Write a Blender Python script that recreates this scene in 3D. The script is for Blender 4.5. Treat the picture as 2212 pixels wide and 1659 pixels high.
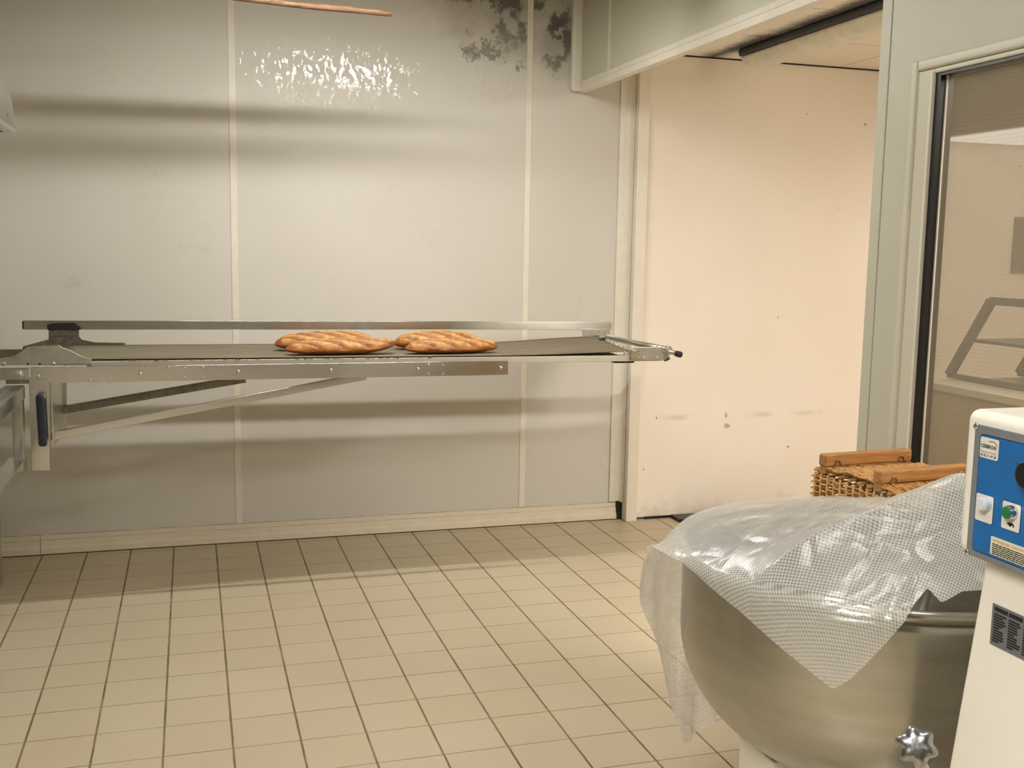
import bpy, bmesh, math, random
from mathutils import Vector, Matrix, noise
random.seed(7)
for _o in list(bpy.data.objects): bpy.data.objects.remove(_o)
SC = bpy.context.scene
COL = SC.collection

# ---------------------------------------------------------------- camera
W_, H_, F_ = 2212.0, 1659.0, 2271.475
CAMZ = 1.5008
RR = ((0.956728560, -0.290476081, 0.017149575),      # camera right
      (-0.020903370, -0.127394022, -0.991631894),    # camera down
      (0.290230100, 0.948364070, -0.127953428))      # camera forward
cd = bpy.data.cameras.new('camera'); cam = bpy.data.objects.new('camera', cd); COL.objects.link(cam)
r_, d_, f_ = (Vector(v) for v in RR)
m = Matrix((( r_[0], -d_[0], -f_[0], 0), (r_[1], -d_[1], -f_[1], 0), (r_[2], -d_[2], -f_[2], CAMZ), (0, 0, 0, 1)))
cam.matrix_world = m
cd.sensor_fit = 'HORIZONTAL'; cd.sensor_width = 36.0; cd.lens = 36.0 * F_ / W_
cd.clip_start = 0.05
SC.camera = cam

def ray(x, y):
    u, v = (x - W_/2) / F_, (y - H_/2) / F_
    return r_*u + d_*v + f_
def at_y(x, y, Y):
    d = ray(x, y); t = Y/d.y; return Vector((d.x*t, Y, CAMZ + d.z*t))
def at_x(x, y, X):
    d = ray(x, y); t = X/d.x; return Vector((X, d.y*t, CAMZ + d.z*t))
def at_z(x, y, Z):
    d = ray(x, y); t = (Z-CAMZ)/d.z; return Vector((d.x*t, d.y*t, Z))

# ---------------------------------------------------------------- view, world
SC.view_settings.view_transform = 'Standard'
SC.view_settings.look = 'None'
SC.view_settings.gamma = 1.0
SC.view_settings.use_curve_mapping = False
SC.view_settings.exposure = 0.0
wd = bpy.data.worlds.new('world'); SC.world = wd; wd.use_nodes = True
wd.node_tree.nodes['Background'].inputs[0].default_value = (0.9, 0.85, 0.75, 1)
wd.node_tree.nodes['Background'].inputs[1].default_value = 0.02
TUBE_E = 138.0        # emission of the lit diffuser near the panel wall
ROOM_E = 24.0         # emission of the ceiling lamps behind the camera
CAM_E = 128.0         # added fill lamp, unseen, hung left of the camera
SHOP_E = 45.0         # added unseen lamp beyond the glass, brightens the pink wall

# ---------------------------------------------------------------- materials
def lin(c):
    return tuple(((v/255.0)/12.92 if v/255.0 <= 0.04045 else (((v/255.0)+0.055)/1.055)**2.4) for v in c) + (1.0,)
class NT:
    def __init__(s, name):
        s.m = bpy.data.materials.new(name); s.m.use_nodes = True
        s.t = s.m.node_tree; s.n = s.t.nodes; s.l = s.t.links
        s.b = s.n['Principled BSDF']; s.o = s.n['Material Output']
    def new(s, typ, **kw):
        x = s.n.new(typ)
        for k, v in kw.items():
            if k.startswith('i_'):
                key = k[2:]; key = int(key) if key.isdigit() else key.replace('_', ' ')
                x.inputs[key].default_value = v
            else: setattr(x, k, v)
        return x
    def link(s, a, b): s.l.new(a, b)
    def math(s, op, a, b=None, clamp=False):
        x = s.n.new('ShaderNodeMath'); x.operation = op; x.use_clamp = clamp
        for i, v in enumerate((a, b)):
            if v is None: continue
            if isinstance(v, (int, float)): x.inputs[i].default_value = v
            else: s.link(v, x.inputs[i])
        return x.outputs[0]
    def mix(s, fac, a, b):
        x = s.n.new('ShaderNodeMix'); x.data_type = 'RGBA'
        for i, v in ((0, fac), (6, a), (7, b)):
            if isinstance(v, (int, float, tuple)): x.inputs[i].default_value = v
            else: s.link(v, x.inputs[i])
        return x.outputs[2]
    def coord(s): return s.new('ShaderNodeTexCoord').outputs['Object']
    def noise(s, vec, scale, detail=3, rough=0.5):
        x = s.new('ShaderNodeTexNoise', i_Scale=scale, i_Detail=detail, i_Roughness=rough); s.link(vec, x.inputs['Vector']); return x.outputs['Fac']
    def ramp(s, fac, p0, p1, c0=(0, 0, 0, 1), c1=(1, 1, 1, 1)):
        x = s.new('ShaderNodeValToRGB'); x.color_ramp.elements[0].position = p0; x.color_ramp.elements[1].position = p1
        x.color_ramp.elements[0].color = c0; x.color_ramp.elements[1].color = c1; s.link(fac, x.inputs[0]); return x.outputs[0]
    def bump(s, h, strength=0.2, dist=0.002):
        x = s.new('ShaderNodeBump', i_Strength=strength, i_Distance=dist); s.link(h, x.inputs['Height']); s.link(x.outputs[0], s.b.inputs['Normal']); return x
    def xyz(s, vec):
        x = s.new('ShaderNodeSeparateXYZ'); s.link(vec, x.inputs[0]); return x.outputs

def simple(name, col, rough=0.5, metal=0.0, var=0.0, scale=8.0, bump=0.0, spec=0.5, stretch=None):
    t = NT(name); c = lin(col)
    t.b.inputs['Roughness'].default_value = rough; t.b.inputs['Metallic'].default_value = metal
    t.b.inputs['Specular IOR Level'].default_value = spec
    v = t.coord()
    if stretch:
        mp = t.new('ShaderNodeMapping'); mp.inputs['Scale'].default_value = stretch; t.link(v, mp.inputs['Vector']); v = mp.outputs[0]
    nz = t.noise(v, scale, 4, 0.6)
    dk = tuple(x*(1-var) for x in c[:3]) + (1,); lt = tuple(min(1, x*(1+var)) for x in c[:3]) + (1,)
    t.link(t.ramp(nz, 0.3, 0.7, dk, lt), t.b.inputs['Base Color'])
    if bump: t.bump(nz, bump)
    return t.m

def steel(name, col=(178, 172, 160), rough=0.3, var=0.1, stretch=(3, 3, 3), rv=0.12, scale=6, brushed=None):
    t = NT(name); v = t.coord(); c = lin(col)
    mp = t.new('ShaderNodeMapping'); mp.inputs['Scale'].default_value = stretch; t.link(v, mp.inputs['Vector'])
    nz = t.noise(mp.outputs[0], scale, 5, 0.65)
    t.b.inputs['Metallic'].default_value = 1.0
    t.link(t.ramp(nz, 0.3, 0.72, tuple(x*(1-var) for x in c[:3])+(1,), tuple(min(1, x*(1+var)) for x in c[:3])+(1,)), t.b.inputs['Base Color'])
    rr = t.math('MULTIPLY', nz, rv*2); t.link(t.math('ADD', rr, rough-rv, True), t.b.inputs['Roughness'])
    if brushed:
        cx = t.new('ShaderNodeCombineXYZ'); cx.inputs[2].default_value = 1.0; t.link(cx.outputs[0], t.b.inputs['Tangent'])
        t.b.inputs['Anisotropic'].default_value = brushed
    else: t.bump(nz, 0.03, 0.001)
    return t.m

M = {}
M['steel'] = steel('brushed_steel', (204, 202, 196), 0.32)
M['steel_bar'] = steel('brushed_steel_bar', (208, 205, 198), 0.22, 0.05, (1.2, 5, 5), 0.03, 4, brushed=0.85)
M['steel_dirty'] = steel('greasy_steel', (140, 134, 122), 0.45, 0.3, (3, 3, 3), scale=14)
M['steel_bowl'] = steel('bowl_steel', (180, 177, 168), 0.25, 0.10, (1, 1, 10), 0.05, 3, brushed=0.6)
M['chrome'] = steel('chrome', (215, 212, 205), 0.14, 0.03, rv=0.03)
M['cast'] = steel('cast_metal', (160, 160, 160), 0.3, 0.35, scale=30)
M['alu_white'] = simple('pale_side_channel', (206, 200, 186), 0.38, 0.35, 0.06, 12)
M['black'] = simple('black_plastic', (28, 27, 26), 0.35, var=0.15)
M['crumb'] = simple('dry_dough', (112, 96, 74), 0.9, var=0.3, scale=60)
M['dark_gap'] = simple('dark_shade_grime', (40, 34, 26), 0.9, var=0.3, scale=40)  # grime colour, also stands in for shade in gaps and under the hood
M['navy'] = simple('dark_blue_grip', (38, 42, 58), 0.32, var=0.1)
M['green'] = simple('green_button', (42, 120, 72), 0.35, var=0.08)
M['greenp'] = simple('green_plastic', (20, 92, 76), 0.4, var=0.08)
M['blue'] = simple('blue_panel', (26, 104, 172), 0.4, var=0.06, scale=30)
M['panel_grey'] = simple('grey_panel_plate', (132, 136, 138), 0.42, 0.2, 0.06, 20)
M['enamel'] = simple('cream_enamel', (242, 237, 224), 0.35, var=0.03, scale=5)
M['white_btn'] = simple('white_button', (214, 220, 228), 0.35, var=0.03)
M['white_lbl'] = simple('white_label', (226, 224, 214), 0.5, var=0.05, scale=60)
M['cream_lbl'] = simple('cream_label', (224, 219, 190), 0.5, var=0.05, scale=60)
M['ink'] = simple('black_ink', (26, 24, 24), 0.6)
M['ink_blue'] = simple('dark_blue_ink', (16, 30, 66), 0.6)
M['ink_red'] = simple('red_ink', (190, 76, 50), 0.6)
M['orange'] = simple('orange_ink', (214, 98, 48), 0.6)
M['ink_grey'] = simple('grey_ink', (110, 108, 104), 0.6)
M['plate_grey'] = simple('rating_plate_grey', (120, 124, 128), 0.4, 0.3, 0.05)
M['trim'] = simple('cream_plastic_trim', (232, 226, 210), 0.4, var=0.04, scale=14)
M['trimw'] = simple('white_post', (236, 229, 214), 0.45, var=0.03, scale=9)
M['frame'] = simple('pale_green_grey_frame', (216, 212, 192), 0.42, var=0.02, scale=5)
M['panelgrn'] = simple('pale_green_grey_panel', (206, 204, 184), 0.5, var=0.025, scale=2.5)
M['ceil'] = simple('main_ceiling', (186, 180, 168), 0.7, var=0.04, scale=3)
M['housing'] = simple('lamp_housing', (205, 200, 190), 0.5, var=0.05)
M['dark_grey'] = simple('dark_grey_housing', (62, 62, 66), 0.6, var=0.3, scale=10)
M['difold'] = simple('aged_diffuser', (224, 218, 204), 0.4, var=0.1, scale=12)
M['roomwall'] = simple('room_wall', (132, 126, 114), 0.5, var=0.04, scale=2)
M['shopwall'] = simple('shop_wall', (240, 226, 212), 0.7, var=0.04, scale=2)
M['counter'] = simple('shop_counter', (176, 160, 130), 0.5, var=0.06, scale=3)
M['ctop'] = simple('counter_top', (216, 206, 186), 0.4, var=0.03)
M['casegrey'] = simple('display_frame_grey', (112, 110, 106), 0.4, 0.3, 0.08)

def wood(name, a, b, stretch, scale=9):
    t = NT(name); mp = t.new('ShaderNodeMapping'); mp.inputs['Scale'].default_value = stretch; t.link(t.coord(), mp.inputs['Vector'])
    nz = t.noise(mp.outputs[0], scale, 6, 0.7)
    t.link(t.ramp(nz, 0.32, 0.68, lin(a), lin(b)), t.b.inputs['Base Color']); t.b.inputs['Roughness'].default_value = 0.6
    t.bump(nz, 0.25, 0.002); return t.m
M['wood'] = wood('pole_wood', (62, 42, 28), (138, 104, 74), (3, 22, 22), 6)
M['beech'] = wood('beech_runner', (150, 98, 46), (200, 148, 88), (2, 22, 22), 5)
M['wicker'] = wood('peeled_wicker', (158, 104, 48), (232, 184, 116), (14, 14, 14), 6)

# glossy white wall panels: yellowish-grey laminate with mould, soot and shiny splashes
def panel_mat():
    t = NT('laminate_wall_panel'); v = t.coord(); X, Y, Z = t.xyz(v)
    base = t.ramp(t.noise(v, 0.9, 2), 0.35, 0.65, lin((212, 208, 197)), lin((217, 214, 204)))
    def box(cx, cz, rx, rz):   # soft elliptical mask
        a = t.math('MULTIPLY', t.math('SUBTRACT', X, cx), 1/rx); b = t.math('MULTIPLY', t.math('SUBTRACT', Z, cz), 1/rz)
        return t.math('SUBTRACT', 1.0, t.math('ADD', t.math('MULTIPLY', a, a), t.math('MULTIPLY', b, b)), True)
    # mould and soot around the top right corner
    mk = t.math('MAXIMUM', box(1.62, 2.78, 0.62, 0.36), t.math('MULTIPLY', box(1.86, 2.62, 0.16, 0.28), 1.1))
    n1 = t.noise(v, 7, 6, 0.68)
    mould = t.ramp(t.math('ADD', t.math('MULTIPLY', n1, 1.0), t.math('MULTIPLY', mk, 0.30)), 0.745, 0.82)
    haze = t.ramp(t.math('ADD', t.math('MULTIPLY', t.noise(v, 4, 5, 0.7), 0.8), t.math('MULTIPLY', mk, 0.5)), 0.50, 0.95)
    c = t.mix(t.math('MULTIPLY', haze, 0.7), base, lin((150, 143, 124)))
    c = t.mix(t.math('MULTIPLY', t.math('MULTIPLY', mould, mk), 0.9, True), c, lin((96, 92, 86)))
    # small grey smudges
    sm = t.math('MAXIMUM', box(1.47, 2.50, 0.20, 0.10), box(1.66, 2.44, 0.08, 0.08))
    smm = t.ramp(t.math('ADD', t.math('MULTIPLY', t.noise(v, 26, 6, 0.75), 0.7), t.math('MULTIPLY', sm, 0.20)), 0.49, 0.56)
    c = t.mix(t.math('MULTIPLY', smm, 0.7), c, lin((110, 104, 90)))
    # shiny dried splashes and drips, freckled
    mp = t.new('ShaderNodeMapping'); mp.inputs['Scale'].default_value = (1.0, 1.0, 0.55); t.link(v, mp.inputs['Vector'])
    n2 = t.noise(mp.outputs[0], 34, 8, 0.85)
    n3 = t.noise(mp.outputs[0], 55, 2, 0.5)
    m1 = t.math('MAXIMUM', box(0.86, 2.355, 0.15, 0.15), box(1.04, 2.38, 0.15, 0.26))
    m1 = t.math('MAXIMUM', m1, t.math('MULTIPLY', box(0.62, 2.34, 0.22, 0.16), 0.30))
    m1 = t.math('MAXIMUM', m1, box(1.66, 2.325, 0.09, 0.08))
    m2 = t.math('MAXIMUM', box(0.72, 2.33, 0.55, 0.22), box(1.55, 2.31, 0.34, 0.12))
    sp = t.math('MAXIMUM', t.ramp(t.math('ADD', t.math('MULTIPLY', n2, 0.75), t.math('MULTIPLY', m1, 0.20)), 0.615, 0.625),
                t.math('MULTIPLY', t.ramp(t.math('ADD', n3, t.math('MULTIPLY', m2, 0.16)), 0.70, 0.71), t.ramp(m2, 0.0, 0.15)))
    c = t.mix(t.math('MULTIPLY', sp, 0.45), c, lin((226, 220, 200)))
    # black marks of dirt, few and tiny
    t.link(c, t.b.inputs['Base Color'])
    t.link(t.mix(sp, (0.52, 0.52, 0.52, 1), (0.09, 0.09, 0.09, 1)), t.b.inputs['Roughness'])
    t.link(t.math('ADD', t.math('MULTIPLY', sp, 0.7), 0.25), t.b.inputs['Specular IOR Level'])
    t.bump(t.math('ADD', t.math('MULTIPLY', t.noise(v, 3, 2), 0.1), t.math('MULTIPLY', t.math('MULTIPLY', t.noise(v, 70, 3), sp), 1.0)), 0.22, 0.004)
    return t.m
M['panel'] = panel_mat()

def base_mat():
    t = NT('cream_skirting'); v = t.coord(); X, Y, Z = t.xyz(v)
    n = t.noise(v, 16, 6, 0.7)
    c = t.ramp(n, 0.3, 0.6, lin((222, 212, 188)), lin((232, 222, 200)))
    for z0, w0, k0 in ((0.0695, 0.0012, 0.75), (0.0945, 0.0022, 0.5)):
        ln = t.math('LESS_THAN', t.math('ABSOLUTE', t.math('SUBTRACT', Z, z0)), w0)
        c = t.mix(t.math('MULTIPLY', t.math('MULTIPLY', ln, k0), t.ramp(n, 0.35, 0.55)), c, lin((110, 90, 66)))
    mp = t.new('ShaderNodeMapping'); mp.inputs['Scale'].default_value = (3, 3, 60); t.link(v, mp.inputs['Vector'])
    n2 = t.noise(mp.outputs[0], 5, 5, 0.75)
    c = t.mix(t.math('MULTIPLY', t.ramp(n2, 0.70, 0.76), 0.5), c, lin((120, 92, 66)))
    t.link(c, t.b.inputs['Base Color']); t.b.inputs['Roughness'].default_value = 0.45
    return t.m
M['skirt'] = base_mat()

PM = [at_y(x, y, 5.31) for x, y in ((1568, 897), (1570, 920), (1418, 903), (1702, 965), (1390, 1014), (1680, 686))]
def pink_mat():
    t = NT('pink_plaster'); v = t.coord(); X, Y, Z = t.xyz(v)
    c = t.ramp(t.noise(v, 1.2, 3), 0.3, 0.7, lin((246, 235, 221)), lin((249, 240, 229)))
    n = t.noise(v, 9, 6, 0.7)
    low = t.math('SUBTRACT', 1.0, t.math('MULTIPLY', Z, 4.5), True)          # damp, dirty foot of the wall
    c = t.mix(t.math('MULTIPLY', t.ramp(t.math('ADD', t.math('MULTIPLY', n, 0.8), t.math('MULTIPLY', low, 0.3)), 0.56, 0.9), t.math('MULTIPLY', low, 0.6)), c, lin((128, 104, 80)))
    # scuff line at hip height and specks
    sl = t.math('SUBTRACT', 1.0, t.math('MULTIPLY', t.math('ABSOLUTE', t.math('SUBTRACT', Z, 0.575)), 45), True)
    c = t.mix(t.math('MULTIPLY', t.math('MULTIPLY', sl, t.ramp(t.noise(v, 5, 4), 0.42, 0.6)), 0.3), c, lin((150, 118, 96)))
    vo = t.new('ShaderNodeTexVoronoi', i_Scale=3.2); t.link(v, vo.inputs['Vector'])
    sp = t.ramp(vo.outputs['Distance'], 0.018, 0.03, (1, 1, 1, 1), (0, 0, 0, 1))
    c = t.mix(t.math('MULTIPLY', sp, 0.7), c, lin((120, 92, 76)))
    for mx_, mz_, rx_, rz_, k_ in ((PM[0].x, PM[0].z, 0.011, 0.022, 0.5), (PM[1].x, PM[1].z, 0.028, 0.017, 0.55), (PM[2].x, PM[2].z, 0.005, 0.012, 0.7), (PM[3].x, PM[3].z, 0.010, 0.005, 0.9), (PM[4].x, PM[4].z, 0.006, 0.006, 0.7), (PM[5].x, PM[5].z, 0.003, 0.008, 0.9)):
        a_ = t.math('MULTIPLY', t.math('SUBTRACT', X, mx_), 1/rx_); b_ = t.math('MULTIPLY', t.math('SUBTRACT', Z, mz_), 1/rz_)
        q_ = t.math('ADD', t.math('ADD', t.math('MULTIPLY', a_, a_), t.math('MULTIPLY', b_, b_)), t.math('MULTIPLY', t.noise(v, 60, 3), 1.2))
        c = t.mix(t.math('MULTIPLY', t.ramp(t.math('MULTIPLY', q_, 0.4), 0.44, 0.52, (1, 1, 1, 1), (0, 0, 0, 1)), k_), c, lin((120, 98, 80)))
    t.link(c, t.b.inputs['Base Color']); t.b.inputs['Roughness'].default_value = 0.65
    t.bump(t.noise(v, 60, 3), 0.06, 0.002)
    return t.m
M['pink'] = pink_mat()

def floor_mat():
    t = NT('quarry_tile_floor'); v = t.coord(); X, Y, Z = t.xyz(v)
    u = t.math('MULTIPLY', t.math('SUBTRACT', X, -0.5072), 5.0)
    w = t.math('MULTIPLY', t.math('SUBTRACT', Y, 5.0929), 5.0)
    wob = t.math('MULTIPLY', t.math('SUBTRACT', t.noise(v, 20, 3), 0.5), 0.012)
    fu = t.math('ABSOLUTE', t.math('SUBTRACT', t.math('FRACT', t.math('ADD', t.math('ADD', u, 0.5), wob)), 0.5))
    fw = t.math('ABSOLUTE', t.math('SUBTRACT', t.math('FRACT', t.math('ADD', t.math('ADD', w, 0.5), wob)), 0.5))
    gu = t.ramp(fu, 0.013, 0.022, (1, 1, 1, 1), (0, 0, 0, 1))
    gw = t.math('MULTIPLY', t.ramp(fw, 0.006, 0.014, (1, 1, 1, 1), (0, 0, 0, 1)), t.ramp(t.noise(v, 3.5, 3), 0.3, 0.55, (0.45, 0.45, 0.45, 1), (1, 1, 1, 1)))
    g = t.math('MAXIMUM', gu, gw)
    # tile tints
    cx = t.new('ShaderNodeCombineXYZ'); t.link(t.math('FLOOR', u), cx.inputs[0]); t.link(t.math('FLOOR', w), cx.inputs[1])
    wn = t.new('ShaderNodeTexWhiteNoise'); t.link(cx.outputs[0], wn.inputs['Vector'])
    c = t.ramp(wn.outputs['Value'], 0.0, 1.0, lin((196, 183, 154)), lin((201, 188, 160)))
    c = t.mix(t.math('MULTIPLY', t.ramp(t.noise(v, 1.6, 4), 0.4, 0.8), 0.35), c, lin((182, 164, 136)))
    spk = t.ramp(t.noise(v, 30, 5, 0.75), 0.72, 0.78)
    c = t.mix(t.math('MULTIPLY', spk, 0.5), c, lin((130, 108, 80)))
    c = t.mix(t.math('MULTIPLY', g, 0.9), c, t.ramp(t.noise(v, 7, 3), 0.35, 0.7, lin((92, 72, 44)), lin((140, 116, 80))))
    t.link(c, t.b.inputs['Base Color'])
    t.link(t.mix(g, (0.42, 0.42, 0.42, 1), (0.9, 0.9, 0.9, 1)), t.b.inputs['Roughness'])
    # small anti-slip lozenges pressed in each tile
    lz = t.math('MULTIPLY', t.math('SINE', t.math('MULTIPLY', t.math('ADD', u, w), 63)), t.math('SINE', t.math('MULTIPLY', t.math('SUBTRACT', u, w), 63)))
    t.bump(t.math('SUBTRACT', t.math('MULTIPLY', lz, 0.12), g), 0.35, 0.0015)
    return t.m
M['floor'] = floor_mat()

def ceil_tiles():
    t = NT('pinkish_ceiling_tiles'); v = t.coord(); X, Y, Z = t.xyz(v)
    def line(a, off, per):
        q = t.math('ABSOLUTE', t.math('SUBTRACT', t.math('FRACT', t.math('MULTIPLY', t.math('SUBTRACT', a, off), 1/per)), 0.5))
        return t.ramp(q, 0.49, 0.498)
    g = t.math('MAXIMUM', line(X, 2.32, 0.6), line(Y, 4.71, 0.6))
    c = t.ramp(t.noise(v, 2, 3), 0.3, 0.7, lin((240, 230, 216)), lin((245, 237, 226)))
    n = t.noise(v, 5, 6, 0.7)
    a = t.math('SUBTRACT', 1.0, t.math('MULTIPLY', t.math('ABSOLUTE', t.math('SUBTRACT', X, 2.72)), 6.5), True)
    c = t.mix(t.math('MULTIPLY', t.ramp(t.math('ADD', t.math('MULTIPLY', n, 0.55), t.math('MULTIPLY', a, 0.6)), 0.50, 0.82), 0.92), c, lin((44, 46, 54)))  # darker tone along the left side of the luminaire, broken by noise
    c = t.mix(t.math('MULTIPLY', g, 0.7), c, lin((140, 108, 84)))
    t.link(c, t.b.inputs['Base Color']); t.b.inputs['Roughness'].default_value = 0.7
    return t.m
M['ceil_alc'] = ceil_tiles()

def emit(name, col, strength):
    t = NT(name); e = t.new('ShaderNodeEmission'); e.inputs[0].default_value = col; e.inputs[1].default_value = strength
    t.link(e.outputs[0], t.o.inputs[0]); return t.m
WARM = (1.0, 0.975, 0.93, 1)
M['tube'] = emit('lit_diffuser', WARM, TUBE_E)
M['roomlamp'] = emit('room_lamp_diffuser', WARM, ROOM_E)
M['wedge'] = emit('lit_ceiling_glow', (1.0, 0.90, 0.80, 1), 1.5)
M['camfill'] = emit('left_fill_diffuser', WARM, CAM_E)
M['shopfill'] = emit('shop_fill_lamp', (1.0, 0.95, 0.88, 1), SHOP_E)

def canvas_mat():
    t = NT('conveyor_canvas'); v = t.coord()
    mp = t.new('ShaderNodeMapping'); mp.inputs['Scale'].default_value = (1, 14, 4); t.link(v, mp.inputs['Vector'])
    n = t.noise(mp.outputs[0], 4, 6, 0.7)
    c = t.ramp(n, 0.3, 0.7, lin((108, 98, 80)), lin((150, 138, 114)))
    wv = t.new('ShaderNodeTexWave', i_Scale=120.0); t.link(v, wv.inputs['Vector'])
    t.link(c, t.b.inputs['Base Color']); t.b.inputs['Roughness'].default_value = 0.85
    t.bump(wv.outputs['Fac'], 0.2, 0.001); return t.m
M['canvas'] = canvas_mat()

def bread_mat():
    t = NT('bread_crust'); v = t.coord(); a = t.new('ShaderNodeAttribute'); a.attribute_name = 'cut'
    n = t.noise(v, 26, 5, 0.65)
    crust = t.ramp(n, 0.3, 0.75, lin((146, 80, 30)), lin((196, 126, 56)))
    cut = t.ramp(n, 0.3, 0.7, lin((212, 158, 88)), lin((236, 196, 130)))
    c = t.mix(a.outputs['Fac'], crust, cut)
    b = t.new('ShaderNodeAttribute'); b.attribute_name = 'burn'
    c = t.mix(b.outputs['Fac'], c, lin((112, 66, 30)))
    t.link(c, t.b.inputs['Base Color']); t.b.inputs['Roughness'].default_value = 0.5
    t.b.inputs['Subsurface Weight'].default_value = 0.05
    t.bump(t.noise(v, 90, 4), 0.35, 0.002); return t.m
M['bread'] = bread_mat()

def plastic_mat():
    t = NT('woven_grid_film'); uv = t.new('ShaderNodeUVMap'); uv.uv_map = 'UVMap'; X, Y, Z = t.xyz(uv.outputs[0])
    per = 1/0.0067
    def band(a):
        q = t.math('ABSOLUTE', t.math('SUBTRACT', t.math('FRACT', t.math('MULTIPLY', a, per)), 0.5))
        return t.ramp(q, 0.20, 0.27)
    bx, by = band(X), band(Y)
    s = t.math('ADD', t.math('MULTIPLY', bx, 0.5), t.math('MULTIPLY', by, 0.5))
    # creases pressed in the film
    dv = t.new('ShaderNodeTexNoise', i_Scale=5.0, i_Detail=2.0); t.link(t.coord(), dv.inputs['Vector'])
    va = t.new('ShaderNodeVectorMath', operation='MULTIPLY_ADD'); t.link(dv.outputs['Color'], va.inputs[0]); va.inputs[1].default_value = (0.3, 0.3, 0.3); t.link(t.coord(), va.inputs[2])
    vo = t.new('ShaderNodeTexVoronoi', i_Scale=6.0, feature='DISTANCE_TO_EDGE'); t.link(va.outputs[0], vo.inputs['Vector'])
    crease = t.ramp(vo.outputs['Distance'], 0.0, 0.02, (1, 1, 1, 1), (0, 0, 0, 1))
    op = t.math('ADD', t.math('ADD', t.math('MULTIPLY', s, 0.60), 0.33), t.math('MULTIPLY', crease, 0.10), True)
    t.n.remove(t.b)
    tr = t.new('ShaderNodeBsdfTransparent'); tr.inputs[0].default_value = (0.97, 0.96, 0.94, 1)
    df = t.new('ShaderNodeBsdfDiffuse'); df.inputs[0].default_value = lin((250, 249, 244))
    tl = t.new('ShaderNodeBsdfTranslucent'); tl.inputs[0].default_value = lin((250, 249, 244))
    gl = t.new('ShaderNodeBsdfGlossy', i_Roughness=0.22); gl.inputs[0].default_value = (1, 1, 1, 1)
    n1 = t.noise(t.coord(), 34, 4, 0.6)
    hgt = t.math('ADD', t.math('MULTIPLY', n1, 0.5), t.math('MULTIPLY', s, 0.12))
    hgt = t.math('ADD', hgt, t.math('MULTIPLY', t.ramp(vo.outputs['Distance'], 0.0, 0.12), 0.6))
    bp = t.new('ShaderNodeBump', i_Strength=0.5, i_Distance=0.006); t.link(hgt, bp.inputs['Height'])
    for b in (gl, df): t.link(bp.outputs[0], b.inputs['Normal'])
    m1 = t.new('ShaderNodeMixShader', i_0=0.5); t.link(df.outputs[0], m1.inputs[1]); t.link(tl.outputs[0], m1.inputs[2])
    m2 = t.new('ShaderNodeMixShader'); t.link(op, m2.inputs[0]); t.link(tr.outputs[0], m2.inputs[1]); t.link(m1.outputs[0], m2.inputs[2])
    fr = t.new('ShaderNodeLayerWeight', i_Blend=0.5); t.link(bp.outputs[0], fr.inputs['Normal'])
    m3 = t.new('ShaderNodeMixShader'); t.link(t.math('ADD', t.math('MULTIPLY', t.math('POWER', fr.outputs['Facing'], 4.0), 0.55), 0.06, True), m3.inputs[0])
    t.link(m2.outputs[0], m3.inputs[1]); t.link(gl.outputs[0], m3.inputs[2]); t.link(m3.outputs[0], t.o.inputs[0])
    return t.m
M['film'] = plastic_mat()

def pane_mat():
    t = NT('fine_ribbed_glazing'); X, Y, Z = t.xyz(t.coord())
    rib = t.ramp(t.math('FRACT', t.math('MULTIPLY', Z, 95)), 0.0, 0.25)
    t.n.remove(t.b)
    tr = t.new('ShaderNodeBsdfTransparent'); tr.inputs[0].default_value = (0.84, 0.83, 0.80, 1)
    df = t.new('ShaderNodeBsdfDiffuse'); df.inputs[0].default_value = lin((196, 184, 162))
    gl = t.new('ShaderNodeBsdfGlossy', i_Roughness=0.12)
    m1 = t.new('ShaderNodeMixShader'); t.link(t.math('SUBTRACT', 0.38, t.math('MULTIPLY', rib, 0.10)), m1.inputs[0]); t.link(tr.outputs[0], m1.inputs[1]); t.link(df.outputs[0], m1.inputs[2])
    m2 = t.new('ShaderNodeMixShader', i_0=0.05); t.link(m1.outputs[0], m2.inputs[1]); t.link(gl.outputs[0], m2.inputs[2]); t.link(m2.outputs[0], t.o.inputs[0])
    return t.m
M['pane'] = pane_mat()

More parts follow.
